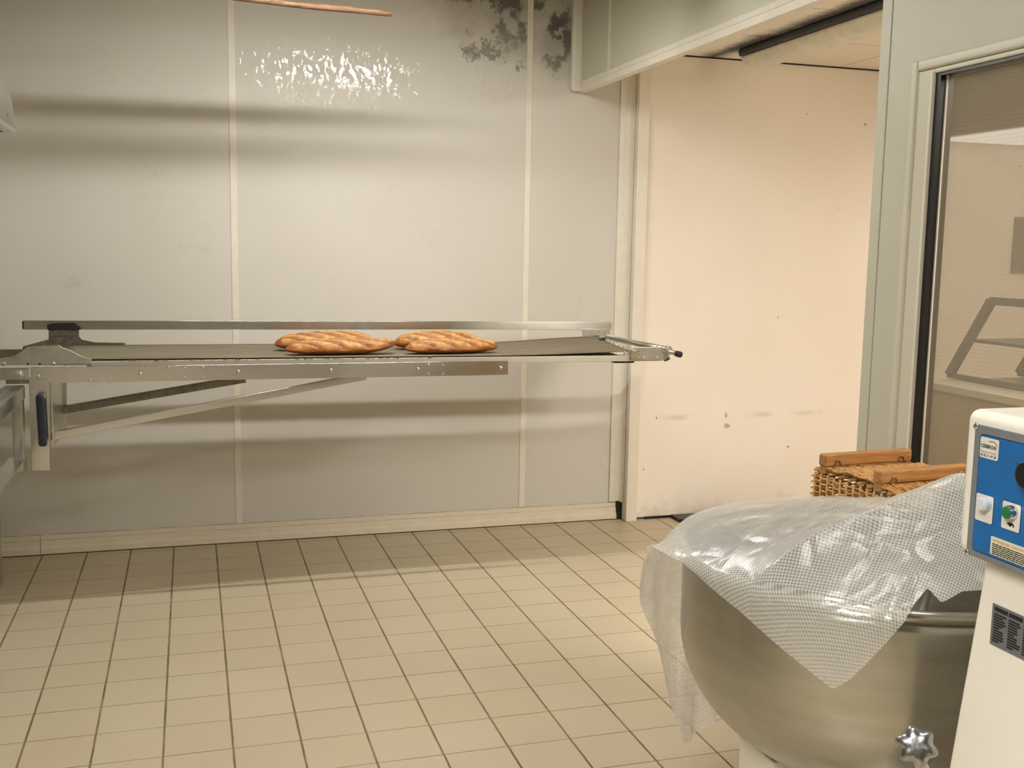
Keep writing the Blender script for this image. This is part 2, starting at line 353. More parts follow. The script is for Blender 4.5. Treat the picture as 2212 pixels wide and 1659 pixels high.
# ---------------------------------------------------------------- mesh helpers
def loc_of(p):
    while p is not None and p.parent is not None: p = p.parent
    return p.location.copy() if p is not None else Vector((0, 0, 0))
class MB:
    def __init__(s): s.bm = bmesh.new()
    def poly(s, pts): s.bm.faces.new([s.bm.verts.new(p) for p in pts]); return s
    def box(s, x0, x1, y0, y1, z0, z1):
        v = [s.bm.verts.new(p) for p in ((x0,y0,z0),(x1,y0,z0),(x1,y1,z0),(x0,y1,z0),(x0,y0,z1),(x1,y0,z1),(x1,y1,z1),(x0,y1,z1))]
        for f in ((0,3,2,1),(4,5,6,7),(0,1,5,4),(1,2,6,5),(2,3,7,6),(3,0,4,7)): s.bm.faces.new([v[i] for i in f])
        return s
    def prism(s, pts, vec):
        vec = Vector(vec); a = [s.bm.verts.new(p) for p in pts]; b = [s.bm.verts.new(Vector(p)+vec) for p in pts]
        s.bm.faces.new(a[::-1]); s.bm.faces.new(b); n = len(a)
        for i in range(n): s.bm.faces.new((a[i], a[(i+1) % n], b[(i+1) % n], b[i]))
        return s
    def prism_y(s, xz, y0, y1): return s.prism([(x, y0, z) for x, z in xz], (0, y1-y0, 0))
    def prism_x(s, yz, x0, x1): return s.prism([(x0, y, z) for y, z in yz], (x1-x0, 0, 0))
    def tube(s, pts, r, n=10, cap=True, rf=None):
        pts = [Vector(p) for p in pts]; rings = []; up = None
        for i, p in enumerate(pts):
            t = (pts[min(i+1, len(pts)-1)] - pts[max(i-1, 0)]).normalized()
            if up is None: up = t.orthogonal().normalized()
            up = (up - t*up.dot(t)).normalized(); side = t.cross(up)
            rr = rf(i/(len(pts)-1.0)) if rf else r
            rings.append([s.bm.verts.new(p + (up*math.cos(2*math.pi*k/n) + side*math.sin(2*math.pi*k/n))*rr) for k in range(n)])
        for a, b in zip(rings, rings[1:]):
            for k in range(n): s.bm.faces.new((a[k], a[(k+1) % n], b[(k+1) % n], b[k]))
        if cap: s.bm.faces.new(rings[0][::-1]); s.bm.faces.new(rings[-1])
        return s
    def bar(s, a, b, w, h, up=(0, 0, 1)):            # rectangular bar between two points, w across, h along up
        a, b = Vector(a), Vector(b); t = (b-a).normalized(); up = Vector(up); up = (up - t*up.dot(t)).normalized(); sd = t.cross(up)
        pts = [a + sd*(i*w/2) + up*(j*h/2) for i, j in ((-1,-1),(1,-1),(1,1),(-1,1))]
        return s.prism(pts, b-a)
    def lathe(s, prof, c=(0, 0), n=48):
        rings = []
        for r, z in prof:
            rings.append([s.bm.verts.new((c[0]+max(r, 1e-4)*math.cos(2*math.pi*k/n), c[1]+max(r, 1e-4)*math.sin(2*math.pi*k/n), z)) for k in range(n)])
        for a, b in zip(rings, rings[1:]):
            for k in range(n): s.bm.faces.new((a[k], a[(k+1) % n], b[(k+1) % n], b[k]))
        return s
    def dome(s, p, d, r, h, n=12):                   # a bolt head: low dome at p facing d
        p, d = Vector(p), Vector(d).normalized(); u = d.orthogonal().normalized(); w = d.cross(u); rings = []
        for q, e in ((1, 0), (0.95, 0.45), (0.7, 0.8), (0.35, 0.97)):
            rings.append([s.bm.verts.new(p + (u*math.cos(2*math.pi*k/n)+w*math.sin(2*math.pi*k/n))*r*q + d*h*e) for k in range(n)])
        for a, b in zip(rings, rings[1:]):
            for k in range(n): s.bm.faces.new((a[k], a[(k+1) % n], b[(k+1) % n], b[k]))
        s.bm.faces.new(rings[-1]); s.bm.faces.new(rings[0][::-1]); return s
    def build(s, name, mat, parent=None, smooth=False, bevel=0, seg=2, world=True, recalc=True):
        if recalc: bmesh.ops.recalc_face_normals(s.bm, faces=s.bm.faces)
        if parent is not None and world:
            o0 = loc_of(parent)
            for v in s.bm.verts: v.co -= o0
        me = bpy.data.meshes.new(name); s.bm.to_mesh(me); s.bm.free()
        me.materials.append(mat)
        o = bpy.data.objects.new(name, me); COL.objects.link(o); o.parent = parent
        if smooth:
            for p in me.polygons: p.use_smooth = True
        if bevel:
            b = o.modifiers.new('bevel', 'BEVEL'); b.width = bevel; b.segments = seg; b.limit_method = 'ANGLE'; b.angle_limit = math.radians(40)
            if not smooth:
                for p in me.polygons: p.use_smooth = True
                w = o.modifiers.new('wn', 'WEIGHTED_NORMAL'); w.keep_sharp = True
        return o
def struct(o): o['kind'] = 'structure'; return o
def tag(o, label, cat, group=None):
    o['label'] = label; o['category'] = cat
    if group: o['group'] = group
    return o
def empty(name, loc, label, cat, group=None, rz=0):
    o = bpy.data.objects.new(name, None); COL.objects.link(o); o.location = loc; o.rotation_euler = (0, 0, rz); o.empty_display_size = 0.05
    return tag(o, label, cat, group)
def copy_thing(root, loc, label, group=None, rz=None):
    r = root.copy(); COL.objects.link(r); r.location = loc; r['label'] = label
    if group: r['group'] = group
    if rz is not None: r.rotation_euler = (0, 0, rz)
    for ch in list(root.children):
        c = ch.copy(); COL.objects.link(c); c.parent = r
        for g in list(ch.children):
            d = g.copy(); COL.objects.link(d); d.parent = c
    return r

# ---------------------------------------------------------------- room shell
YW = 5.37           # panelled wall
XH = 1.985           # plane of the bulkhead and the glazed door wall
YP = 5.31           # pink wall
CH = 2.90
struct(MB().box(-3.2, 5.6, -3.2, 5.6, -0.12, 0.0).build('floor', M['floor']))
struct(MB().box(-3.2, XH+0.1, -3.2, YW+0.1, CH, CH+0.1).build('ceiling', M['ceil']))
struct(MB().box(-3.2, 2.300, YW, YW+0.12, 0, CH).build('wall_back', M['panel']))
struct(MB().box(-3.3, -3.2, -3.2, YW, 0, CH).build('wall_left', M['roomwall']))
struct(MB().box(-3.2, 5.6, -3.3, -3.2, 0, CH).build('wall_front', M['roomwall']))
# joint strips of the panels
for i, x in enumerate((-1.307, 0.193, 1.693)):
    struct(MB().prism_y([(x, 0.095), (x+0.032, 0.095), (x+0.032, CH), (x, CH)], YW-0.004, YW).build('trim_%d' % (i+1), M['trim'], bevel=0.0015))
# skirting, two lengths with a seam: stepped profile
prof = [(YW, 0), (YW-0.026, 0), (YW-0.029, 0.006), (YW-0.027, 0.030), (YW-0.018, 0.042), (YW-0.016, 0.066), (YW-0.013, 0.068), (YW-0.012, 0.0715), (YW-0.010, 0.072), (YW-0.009, 0.093), (YW, 0.095)]
sk = MB().prism_x(prof, -0.716, 2.262); struct(sk.build('baseboard_back', M['skirt']))
sk = MB().prism_x([(y-0.001, z+0.0005) for y, z in prof], -3.2, -0.718); struct(sk.build('baseboard_back_left', M['skirt']))
struct(MB().box(-3.2, 2.264, YW-0.031, YW-0.026, 0.0, 0.0025).build('trim_13', M['dark_gap']))
# corner: quarter round cover strip, dark gap below it, square post
q = [(2.222, YW), (2.222, YW-0.012)] + [(2.222+0.052*math.sin(a)+0.012, YW-0.012-0.042*(1-math.cos(a))) for a in [math.pi/2*k/6 for k in range(1, 7)]] + [(2.290, YW-0.054), (2.290, YW)]
mb = MB(); mb.prism([(x, y, 0.100) for x, y in q], (0, 0, 2.443)); struct(mb.build('trim_4', M['trim']))
struct(MB().box(2.264, 2.297, YW-0.03, YW-0.002, 0.0, 0.105).build('trim_5', M['dark_gap']))
struct(MB().box(2.292, 2.356, YP-0.035, YW+0.1, 0, 2.545).build('trim_6', M['trimw'], bevel=0.003))
# pink wall
struct(MB().box(2.356, 5.6, YP, YP+0.12, 0.012, 2.545).build('wall_pink', M['pink']))
struct(MB().box(2.42, 5.6, YP-0.004, YP+0.02, 0, 0.014).build('baseboard_pink', M['dark_gap']))
# bulkhead above the opening
struct(MB().box(XH, XH+0.030, 2.78, YW, 2.375, CH).build('wall_bulkhead', M['panelgrn']))
struct(MB().box(XH+0.030, XH+0.040, 2.78, YW, 2.345, 2.70).build('wall_bulkhead_inner', M['trimw']))
mb = MB().box(XH-0.004, XH+0.001, 2.78, YW-0.002, 2.328, 2.376); mb.box(XH-0.004, XH+0.036, 2.78, YW-0.002, 2.322, 2.329); mb.box(XH-0.0065, XH-0.004, 2.78, YW-0.002, 2.352, 2.354)
struct(mb.build('trim_7', M['trim'], bevel=0.001))
struct(MB().box(1.930, XH+0.004, YW-0.045, YW, 2.325, CH).build('trim_8', M['trim'], bevel=0.012, seg=3))
_ty = at_x(1316, 120, XH).y
struct(MB().box(XH-0.004, XH+0.002, _ty-0.012, _ty+0.012, 2.376, CH).build('trim_9', M['trim']))
# alcove and shop ceilings
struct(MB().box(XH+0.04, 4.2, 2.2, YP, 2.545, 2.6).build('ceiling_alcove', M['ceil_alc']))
struct(MB().box(2.36, 4.2, YP-0.006, YP, 2.538, 2.547).build('trim_10', M['dark_gap']))
struct(MB().box(4.2, 5.6, -3.2, YP, 2.18, 2.24).build('ceiling_shop', M['shopwall']))
struct(MB().box(4.16, 4.2, -3.2, YP, 2.18, 2.6).build('wall_soffit', M['roomwall']))
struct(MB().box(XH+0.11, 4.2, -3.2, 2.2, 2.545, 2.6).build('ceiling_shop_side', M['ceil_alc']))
struct(MB().box(5.6, 5.7, -3.2, YP+0.1, 0, 2.6).build('wall_shop', M['shopwall']))

# door wall (plane x = XH), glazed door
DY0, DY1, DZ = 1.52, 2.618, 2.044        # outer casing
mb = MB().box(XH, XH+0.09, DY1-0.03, 2.735, 0, CH); mb.box(XH, XH+0.09, -3.2, DY0+0.03, 0, CH); mb.box(XH, XH+0.09, DY0+0.03, DY1-0.03, DZ-0.03, CH)
struct(mb.build('wall_right', M['panelgrn']))
struct(MB().box(XH-0.003, XH+0.094, 2.737, 2.783, 0, CH).build('trim_11', M['panelgrn'], bevel=0.002))
struct(MB().box(XH+0.012, XH+0.08, 2.733, 2.739, 0, CH).build('trim_12', M['dark_gap']))
dr = bpy.data.objects.new('door_1', None); COL.objects.link(dr); dr.location = (XH, 2.05, 0); struct(dr)
c0, c1 = 0.0, 0.030
mb = MB(); y0, y1, z1 = DY0, DY1, DZ
mb.box(XH-0.016, XH+0.02, y1-0.030, y1, 0, z1); mb.box(XH-0.016, XH+0.02, y0, y0+0.030, 0, z1); mb.box(XH-0.016, XH+0.02, y0+0.030, y1-0.030, z1-0.030, z1)
mb.build('casing', M['frame'], dr, bevel=0.007, seg=3)
mb = MB(); a, b, zt, zb = y0+0.030, y1-0.030, z1-0.031, 0.01; s = 0.066; X0, X1 = XH-0.010, XH+0.05
mb.box(X0, X1, b-s, b, zb, zt); mb.box(X0, X1, a, a+s, zb, zt); mb.box(X0, X1, a+s, b-s, zt-s*0.2, zt); mb.box(X0, X1, a+s, b-s, zb, 0.16)
mb.build('leaf_frame', M['frame'], dr, bevel=0.003)
ga, gb, gt, gz = a+s, b-s, zt-s*0.2, 0.16
mb = MB(); k = 0.021; gx0, gx1 = XH-0.004, XH+0.040
mb.box(gx0, gx1, gb-k, gb, gz, gt); mb.box(gx0, gx1, ga, ga+k, gz, gt); mb.box(gx0, gx1, ga+k, gb-k, gt-0.008, gt); mb.box(gx0, gx1, ga+k, gb-k, gz, gz+k)
mb.build('gasket', M['black'], dr)
mb = MB(); e = 0.005
mb.box(XH+0.013, XH+0.017, gb-k-e, gb-k, gz+k, gt-0.008); mb.build('glazing_bead', M['trimw'], dr)
MB().box(X0-0.004, X0+0.001, gb+0.001, gb+0.011, gz, gt+0.004).build('lit_edge_strip', M['trimw'], dr, bevel=0.0015)  # paler strip paints the lit inner edge of the leaf frame
MB().box(XH+0.018, XH+0.022, ga+k, gb-k, gz+k, gt-0.008).build('pane', M['pane'], dr)

# ---------------------------------------------------------------- lamps
def batten(name, x0, x1, y, z, mat, label, w=0.10, dep=0.03, skirt=0.030):
    o = empty(name, ((x0+x1)/2, y, z), label, 'light')
    mb = MB().box(x0-0.02, x1+0.02, y-w*0.5-0.012, y+w*0.5+0.012, z+0.052, z+0.095); 
    for sg in (-1, 1): mb.box(x0-0.02, x1+0.02, y+sg*(w*0.5+0.03)-0.002, y+sg*(w*0.5+0.03)+0.002, z+(skirt if sg > 0 else 0.030), z+0.075)
    mb.box(x0-0.02, x1+0.02, y-w*0.5-0.032, y+w*0.5+0.032, z+0.073, z+0.078)
    for xe in (x0-0.02, x1): mb.box(xe, xe+0.02, y-w*0.5-0.032, y+w*0.5+0.032, z-0.004, z+0.075)
    mb.build('housing', M['housing'], o)
    pts = [(y+math.cos(a)*w*0.5, z+0.052-math.sin(a)*dep) for a in [math.pi*k/10 for k in range(11)]]
    MB().prism_x(pts, x0, x1).build('diffuser', mat, o)
    if z + 0.1 < CH:
        for xx in (x0+0.2, x1-0.2): MB().tube([(xx, y, z+0.09), (xx, y, CH)], 0.004, 6).build('hanger_rod', M['steel'], o)
    return o
batten('batten_light', -0.08, 1.40, 3.95, 2.565, M['tube'], 'long lit fluorescent batten hung before the panelled wall', 0.05)
batten('batten_light', 0.45, 1.65, 1.35, 2.74, M['roomlamp'], 'lit batten on the ceiling above the dough mixer', 0.14, 0.05)
batten('batten_light', -1.15, 0.0, 0.15, 2.45, M['camfill'], 'added fill lamp hung at the left of the camera, its deep baffle shading the back wall', 0.20, 0.06, -0.045)  # added fill lamp; the deep skirt keeps its light off the back wall
# unlit luminaire of the alcove, dark grey housing
al = empty('alcove_light', (2.83, 4.2, 2.545), 'unlit dark grey luminaire with long diffuser on the alcove ceiling', 'light')
MB().box(2.735, 2.93, 3.0, 5.045, 2.505, 2.544).build('housing', M['dark_grey'], al, bevel=0.014, seg=3)
pts = [(2.835+math.cos(a)*0.092, 2.506-math.sin(a)*0.062) for a in [math.pi*k/12 for k in range(13)]]
MB().prism_y(pts, 3.0, 5.03).build('diffuser', M['difold'], al, smooth=False, bevel=0.02, seg=4)
# added unseen shop lamp that brightens the pink wall, and a ceiling glow
sl = empty('shop_fill_light', (3.1, 1.2, 2.54), 'added unseen fill lamp on the ceiling of the room behind the glazing', 'light')
MB().box(2.8, 3.4, 0.4, 2.0, 2.50, 2.544).build('diffuser', M['shopfill'], sl)
sl = empty('shop_ceiling_glow', (4.9, 4.6, 2.18), 'added glow standing in for lit ceiling, seen as a pale wedge through the glazing', 'light')
MB().box(4.22, 5.5, 3.2, 5.27, 2.165, 2.179).build('diffuser', M['wedge'], sl)  # added emitter stands in for the brightly lit shop ceiling

# ---------------------------------------------------------------- oven and hood (left, mostly outside the frame)
ov = empty('deck_oven', (-1.6, 3.9, 0), 'stainless deck oven body at the left edge beside the conveyor', 'oven')
MB().box(-2.6, -0.925, 2.6, 5.30, 0.0, 2.397).build('body', M['steel'], ov, bevel=0.01)
hd = [(-0.70, 2.175), (-0.632, 2.095), (-0.606, 2.060), (-0.583, 1.895), (-0.592, 1.880), (-0.630, 1.880), (-0.92, 2.02), (-0.92, 2.20)]
MB().prism_y(hd, 2.7, 4.2).build('hood_lip', M['steel'], ov, bevel=0.006)
MB().prism_y([(-0.632, 1.879), (-0.61, 1.884), (-0.92, 2.02), (-0.92, 2.0)], 2.72, 4.19).build('hood_shade_sheet', M['dark_gap'], ov)  # dark sheet paints the shade under the hood

# ---------------------------------------------------------------- wooden poles
def pole(name, p0, p1, r, label):
    o = empty(name, p0, label, 'pole', 'wooden poles above the conveyor')
    n = 40; p0, p1 = Vector(p0), Vector(p1)
    pts = [p0.lerp(p1, k/n) + Vector((0, 0, 0.002*math.sin(k*0.7))) for k in range(n+1)]
    MB().tube(pts, r, 12, True, lambda t: r*(1+0.05*math.sin(t*37)) * (1 if t < 0.985 else 0.72)).build('shaft', M['wood'], o, smooth=True)
    return o
pt, pl0 = at_y(845, 31, 4.425), at_y(530, -3, 4.387)
pl0 = pt + (pl0-pt)*((pt.x+1.6)/(pt.x-pl0.x))
pole('wooden_pole', pl0, pt, 0.0128, 'rough wooden pole with a blunt tip hanging at the top of the wall')
pole('wooden_pole', (-1.6, 4.25, 2.412), (0.78, 4.25, 2.475), 0.0140, 'wooden pole lying beside the other one, just over the top edge of the picture')

# ---------------------------------------------------------------- conveyor
YN, YF = 4.43, 5.02
cv = empty('loading_conveyor', (0.7, 4.7, 0.0), 'long stainless loading conveyor with a canvas belt and diagonal braces', 'conveyor')
ZB = 1.037
def belt_z(x, y):
    e = max(0.0, (x-1.30)/0.70); lift = 0.030*e*e*(3-2*e) if e < 1 else 0.030
    k = (y-YN)/(YF-YN)
    return ZB + lift*(0.45+0.55*k) - 0.004*math.sin(math.pi*k) - 0.0042*(x-0.5)
xl, xrn, xrf = -0.52, 1.925, 1.990
mb = MB(); NX, NY = 80, 10; g = []
for j in range(NY+1):
    k = j/NY; y = YN + (YF-YN)*k; row = []
    for i in range(NX+1):
        x = xl + (xrn + (xrf-xrn)*k - xl)*i/NX
        row.append(mb.bm.verts.new((x, y, belt_z(x, y))))
    g.append(row)
for j in range(NY):
    for i in range(NX): mb.bm.faces.new((g[j][i], g[j][i+1], g[j+1][i+1], g[j+1][i]))
bo = mb.build('belt', M['canvas'], cv, smooth=True)
so = bo.modifiers.new('s', 'SOLIDIFY'); so.thickness = 0.004; so.offset = -1
# pale side channel under the near edge of the belt, and its twin at the back
mb = MB().prism_y([(-0.40, 1.003), (-0.40, 1.0315), (0.9, 1.0275), (2.075, 1.0225), (2.075, 0.996)], YN-0.004, YN+0.03)
mb.build('side_channel', M['alu_white'], cv, bevel=0.002)
MB().prism_y([(-0.40, 1.006), (-0.40, 1.030), (1.9, 1.020), (1.96, 0.990)], YF-0.03, YF-0.002).build('side_channel', M['alu_white'], cv, bevel=0.002)
MB().box(-0.40, 1.90, YN+0.031, YF-0.031, 1.004, 1.016).build('bed_plate', M['steel_dirty'], cv)
MB().box(1.86, 1.955, YN+0.034, YF-0.034, 0.985, 1.003).build('end_cross_member', M['dark_gap'], cv)
# crusty floury rim of the belt edge
mb = MB()
for k in range(60):
    x = random.uniform(-0.30, 1.0); mb.box(x, x+random.uniform(0.003, 0.010), YN-0.0055, YN-0.002, 1.0312-0.003*random.random()-0.003*(x), 1.0330-0.003*x)
mb.build('dough_crumbs', M['crumb'], cv)['kind'] = 'stuff'
# front beam with bolts and rivets
yb = YN-0.045
def bpx(x, y, Y=None): return at_y(x, y, yb if Y is None else Y)
A, B, C_, D = bpx(66, 793.5), bpx(1098, 779.5), bpx(1098, 810), bpx(66, 828)
beam = MB().prism_y([(A.x, A.z), (B.x, B.z), (C_.x, C_.z), (D.x, D.z)], yb, yb+0.005).build('beam', M['steel_bar'], cv, bevel=0.0015)
for x, y in ((303,807),(515,803.5),(715,800),(903,797),(1082,794.5),(83,812)):
    MB().dome(bpx(x, y), (0, -1, 0), 0.0092, 0.008).build('bolt', M['chrome'], beam, smooth=True)
for x, y in ((195,797),(195,820),(238,796.5),(238,819),(364,794.5),(364,817),(400,794.5),(400,816.5),(439,793.5),(439,816),(481,793),(481,815),(926,787.5),(926,807.5),(957,788),(957,807)):
    MB().dome(bpx(x, y), (0, -1, 0), 0.0052, 0.003, 8).build('rivet', M['chrome'], beam, smooth=True)
# left stub beam and end bolt
A, B = bpx(-60, 797), bpx(63, 820)
sb = MB().box(A.x, B.x, yb-0.006, yb+0.03, B.z, A.z).build('stub_beam', M['steel_bar'], cv, bevel=0.002)
MB().dome(bpx(42, 808, yb-0.006), (0, -1, 0), 0.015, 0.003, 16).build('washer', M['steel'], sb, smooth=True)
MB().dome(bpx(42, 808, yb-0.009), (0, -1, 0), 0.010, 0.008, 12).build('bolt', M['chrome'], sb, smooth=True)
A, B = bpx(12, 820), bpx(60, 828)
MB().box(A.x, B.x, yb, yb+0.03, B.z-0.002, A.z).build('spacer', M['steel_dirty'], cv)
# curved cheek plate at the left end
ck = [(-10,789),(200,789),(198,776),(176,770),(150,756),(136,752),(128,746),(60,749),(46,760),(30,770),(-10,776)]
p = [at_y(x, y, YN-0.012) for x, y in ck]
ch = MB().prism_y([(v.x, v.z) for v in p], YN-0.012, YN-0.006).build('cheek_plate', M['steel'], cv, bevel=0.001)
for x, y, r in ((8,787,0.008),(60,786,0.004),(86,786,0.004),(116,786,0.0075),(141,786,0.0075),(192,784,0.006)):
    MB().dome(at_y(x, y, YN-0.012), (0, -1, 0), r, 0.002, 12).build('screw', M['dark_gap'] if r < 0.005 else M['chrome'], ch, smooth=True)
# grimy back cheek and guard plate
ck = [(48,757),(50,748),(95,736),(106,733),(106,728),(172,728),(176,734),(205,740),(270,741),(270,745),(60,756)]
p = [at_y(x, y, YF-0.03) for x, y in ck]
MB().prism_y([(v.x, v.z) for v in p], YF-0.03, YF-0.02).build('back_cheek', M['steel_dirty'], cv)
p = [at_y(x, y, 4.9) for x, y in [(-20,755),(56,755),(40,766),(20,773),(-20,776)]]
MB().prism_y([(v.x, v.z) for v in p], 4.9, 4.91).build('guard_plate', M['steel_dirty'], cv)
# back guide rail and its two stands
A, B = at_y(48, 692.5, YF), at_y(1321, 711.8, YF)
za, zb2 = at_y(48, 712, YF).z, at_y(1321, 695, YF).z
rl = MB().prism_y([(A.x, A.z), (B.x, zb2), (B.x, B.z), (A.x, za)], YF, YF+0.022).build('guide_rail', M['steel_bar'], cv, bevel=0.0015)
MB().box(A.x-0.001, A.x+0.006, YF-0.001, YF+0.016, za+0.004, A.z-0.004).build('open_end', M['dark_gap'], rl)
p = [at_y(x, y, YF-0.008) for x, y in [(105,711),(170,711),(171,736),(105,736)]]
st = MB().prism_y([(v.x, v.z) for v in p], YF-0.008, YF).build('rail_stand', M['steel_dirty'], cv)
p = [at_y(x, y, YF-0.012) for x, y in [(101,702),(112,699),(160,698),(176,710),(170,713),(103,713)]]
MB().prism_y([(v.x, v.z) for v in p], YF-0.012, YF-0.008).build('grease_lump', M['dark_gap'], st, bevel=0.002)
p = [at_y(x, y, YF-0.008) for x, y in [(1258,712),(1318,712),(1318,727),(1335,735),(1262,734),(1260,728)]]
st = MB().prism_y([(v.x, v.z) for v in p], YF-0.008, YF+0.002).build('rail_stand', M['steel'], cv)
for x in (1268, 1308): MB().dome(at_y(x, 718, YF-0.008), (0, -1, 0), 0.0035, 0.002, 8).build('rivet', M['chrome'], st, smooth=True)
# hooks that hold the belt end, on the line between the two end corners
for k in range(8):
    t = 0.03 + k/7.0*0.92; y = YF + (YN-YF)*t; x = xrf + (xrn-xrf)*t + 0.004; z = belt_z(x, y)
    MB().tube([(x-0.012, y, z+0.001), (x-0.004, y, z+0.010), (x+0.006, y, z+0.010), (x+0.012, y, z)], 0.0022, 6).build('belt_hook', M['steel'], cv, smooth=True)
# tensioner tubes and the near end bracket
a = at_y(1312, 729, 4.97); b = at_y(1440, 755, 4.40)
tb = MB().tube([a, b], 0.0145, 16).build('tensioner_tube', M['steel'], cv, smooth=True)
h0 = at_y(1303, 736.5, 4.86); MB().tube([h0, h0+Vector((0.006, 0.045, 0.002))], 0.0150, 16).build('end_cap', M['black'], tb, smooth=True)
k0 = at_y(1466, 765, 4.33); k1 = at_y(1418, 752, 4.47)
ht = MB().tube([k1, k0], 0.0115, 16).build('pull_tube', M['steel'], cv, smooth=True)
MB().tube([k0+Vector((-0.004, 0.012, 0.001)), k0+Vector((0.003, -0.012, -0.001))], 0.0142, 16).build('end_cap', M['black'], ht, smooth=True)
p = [at_y(x, y, YN-0.02) for x, y in [(1364,777),(1362,760),(1372,750),(1438,749),(1446,757),(1448,768),(1436,779)]]
br = MB().prism_y([(v.x, v.z) for v in p], YN-0.02, YN-0.004).build('end_bracket', M['steel'], cv, bevel=0.002)
for x in (1379, 1391, 1420): MB().dome(at_y(x, 773, YN-0.02), (0, -1, 0), 0.0055, 0.003, 10).build('rivet', M['chrome'], br, smooth=True)
c = at_y(1442, 755, YN-0.02); MB().tube([c, c+Vector((0, -0.018, 0))], 0.018, 20).build('lug', M['steel'], br, bevel=0.002)
c = at_y(1440, 778, YN-0.01); MB().tube([c+Vector((-0.012, 0, -0.001)), c+Vector((0.006, 0, 0.004)), c+Vector((0.014, 0, 0.010))], 0.006, 10).build('green_stopper', M['greenp'], br, smooth=True)
c0_, c1_ = at_y(1364, 759, YN-0.03), at_y(1380, 755.5, YN-0.03)
MB().tube([c0_, c1_], 0.0085, 14).build('roller_pin', M['chrome'], br, smooth=True)
mb = MB(); c = at_y(1352, 763, YN-0.012)
mb.tube([c+Vector((-0.012, 0, -0.004)), c+Vector((0.012, -0.004, 0.006)), c+Vector((0.03, -0.006, 0.004))], 0.0035, 8); mb.tube([c+Vector((-0.008, 0, 0.006)), c+Vector((0.014, -0.004, -0.004))], 0.003, 8)
mb.build('clip', M['chrome'], br, smooth=True)
# upright at the left with grip, box section behind, braces
A, B = bpx(66, 822), bpx(108, 1016); A2, B2 = bpx(62, 822), bpx(104, 822)
up = MB().prism_y([(A2.x, A2.z+0.005), (B2.x, A2.z+0.005), (B.x, B.z), (bpx(69, 1018).x, B.z)], yb-0.001, yb+0.055).build('upright', M['steel_bar'], cv, bevel=0.0015)
gp = [bpx(86, 852, yb-0.03), bpx(93, 962, yb-0.03)]
pts = [gp[0]+Vector((0.004, 0.029, -0.008)), gp[0]+Vector((0.003, 0.012, -0.001)), gp[0], gp[0].lerp(gp[1], 0.5), gp[1], gp[1]+Vector((0.003, 0.012, 0.003)), gp[1]+Vector((0.004, 0.029, 0.008))]
mb = MB(); mb.bar(gp[0]+Vector((0, 0, 0.001)), gp[1]+Vector((0, 0, -0.004)), 0.028, 0.031, (1, 0, 0)); g_ = mb.build('grip', M['navy'], up, bevel=0.011, seg=5)
MB().box(gp[0].x-0.006, gp[0].x+0.014, yb-0.03, yb, gp[0].z-0.02, gp[0].z-0.006).build('grip_mount', M['steel'], g_); mb = MB(); mb.box(gp[1].x-0.006, gp[1].x+0.016, yb-0.03, yb, gp[1].z+0.004, gp[1].z+0.018); mb.build('grip_mount', M['steel'], g_)
A, B = bpx(102, 826), bpx(143, 932, 4.93)
MB().box(B2.x, B2.x+0.006, yb+0.055, 4.80, at_y(120, 935, 4.6).z-0.03, A.z).build('side_plate', M['steel'], cv)
p = [at_y(x, y, 4.80) for x, y in [(102,822),(144,822),(144,936),(102,940)]]
MB().prism_y([(v.x, v.z) for v in p], 4.80, 4.81).build('back_upright', M['steel_bar'], cv)
b0, b1 = at_y(120, 888, 4.80), at_y(530, 818, 4.80)
MB().bar(b0, b1, 0.03, 0.033).build('brace', M['steel_dirty'], cv, bevel=0.002)
b0, b1 = at_y(108, 942, 4.47), at_y(790, 812, 4.47)
MB().bar(b0, b1, 0.03, 0.031).build('brace', M['steel_bar'], cv, bevel=0.002)
# lower carriage: square tubes running back towards the room, with a leg at each end on the floor
A = bpx(60, 835); zu = bpx(60, 848).z; zl = bpx(60, 1006).z; xu = bpx(40, 830).x
MB().box(xu-0.05, xu+0.022, 3.3, yb-0.004, zu-0.022, zu+0.030).build('carriage_tube', M['steel_bar'], cv, bevel=0.003)
MB().box(xu-0.045, xu+0.020, 3.3, yb-0.004, zl-0.020, zl+0.035).build('carriage_tube', M['steel_bar'], cv, bevel=0.003)
MB().box(xu-0.020, xu+0.018, yb-0.06, yb-0.006, zl+0.03, zu-0.02).build('carriage_post', M['steel_bar'], cv, bevel=0.002)
MB().box(xu-0.20, xu-0.05, 3.3, 3.36, zl-0.02, zl+0.03).build('carriage_tube', M['steel_bar'], cv)
MB().box(xu-0.24, xu-0.18, 3.28, 3.34, 0, zu+0.03).build('leg', M['steel_bar'], cv)
MB().box(xu-0.24, xu-0.18, 4.9, 4.96, 0, zu+0.03).build('leg', M['steel_bar'], cv)
MB().box(xu-0.22, xu-0.19, 3.34, 4.9, zl-0.02, zl+0.03).build('carriage_tube', M['steel_bar'], cv)
kn = at_y(-4, 945, 4.0); MB().tube([kn+Vector((-0.03, 0, 0)), kn], 0.022, 16).build('knob', M['black'], cv, smooth=True)

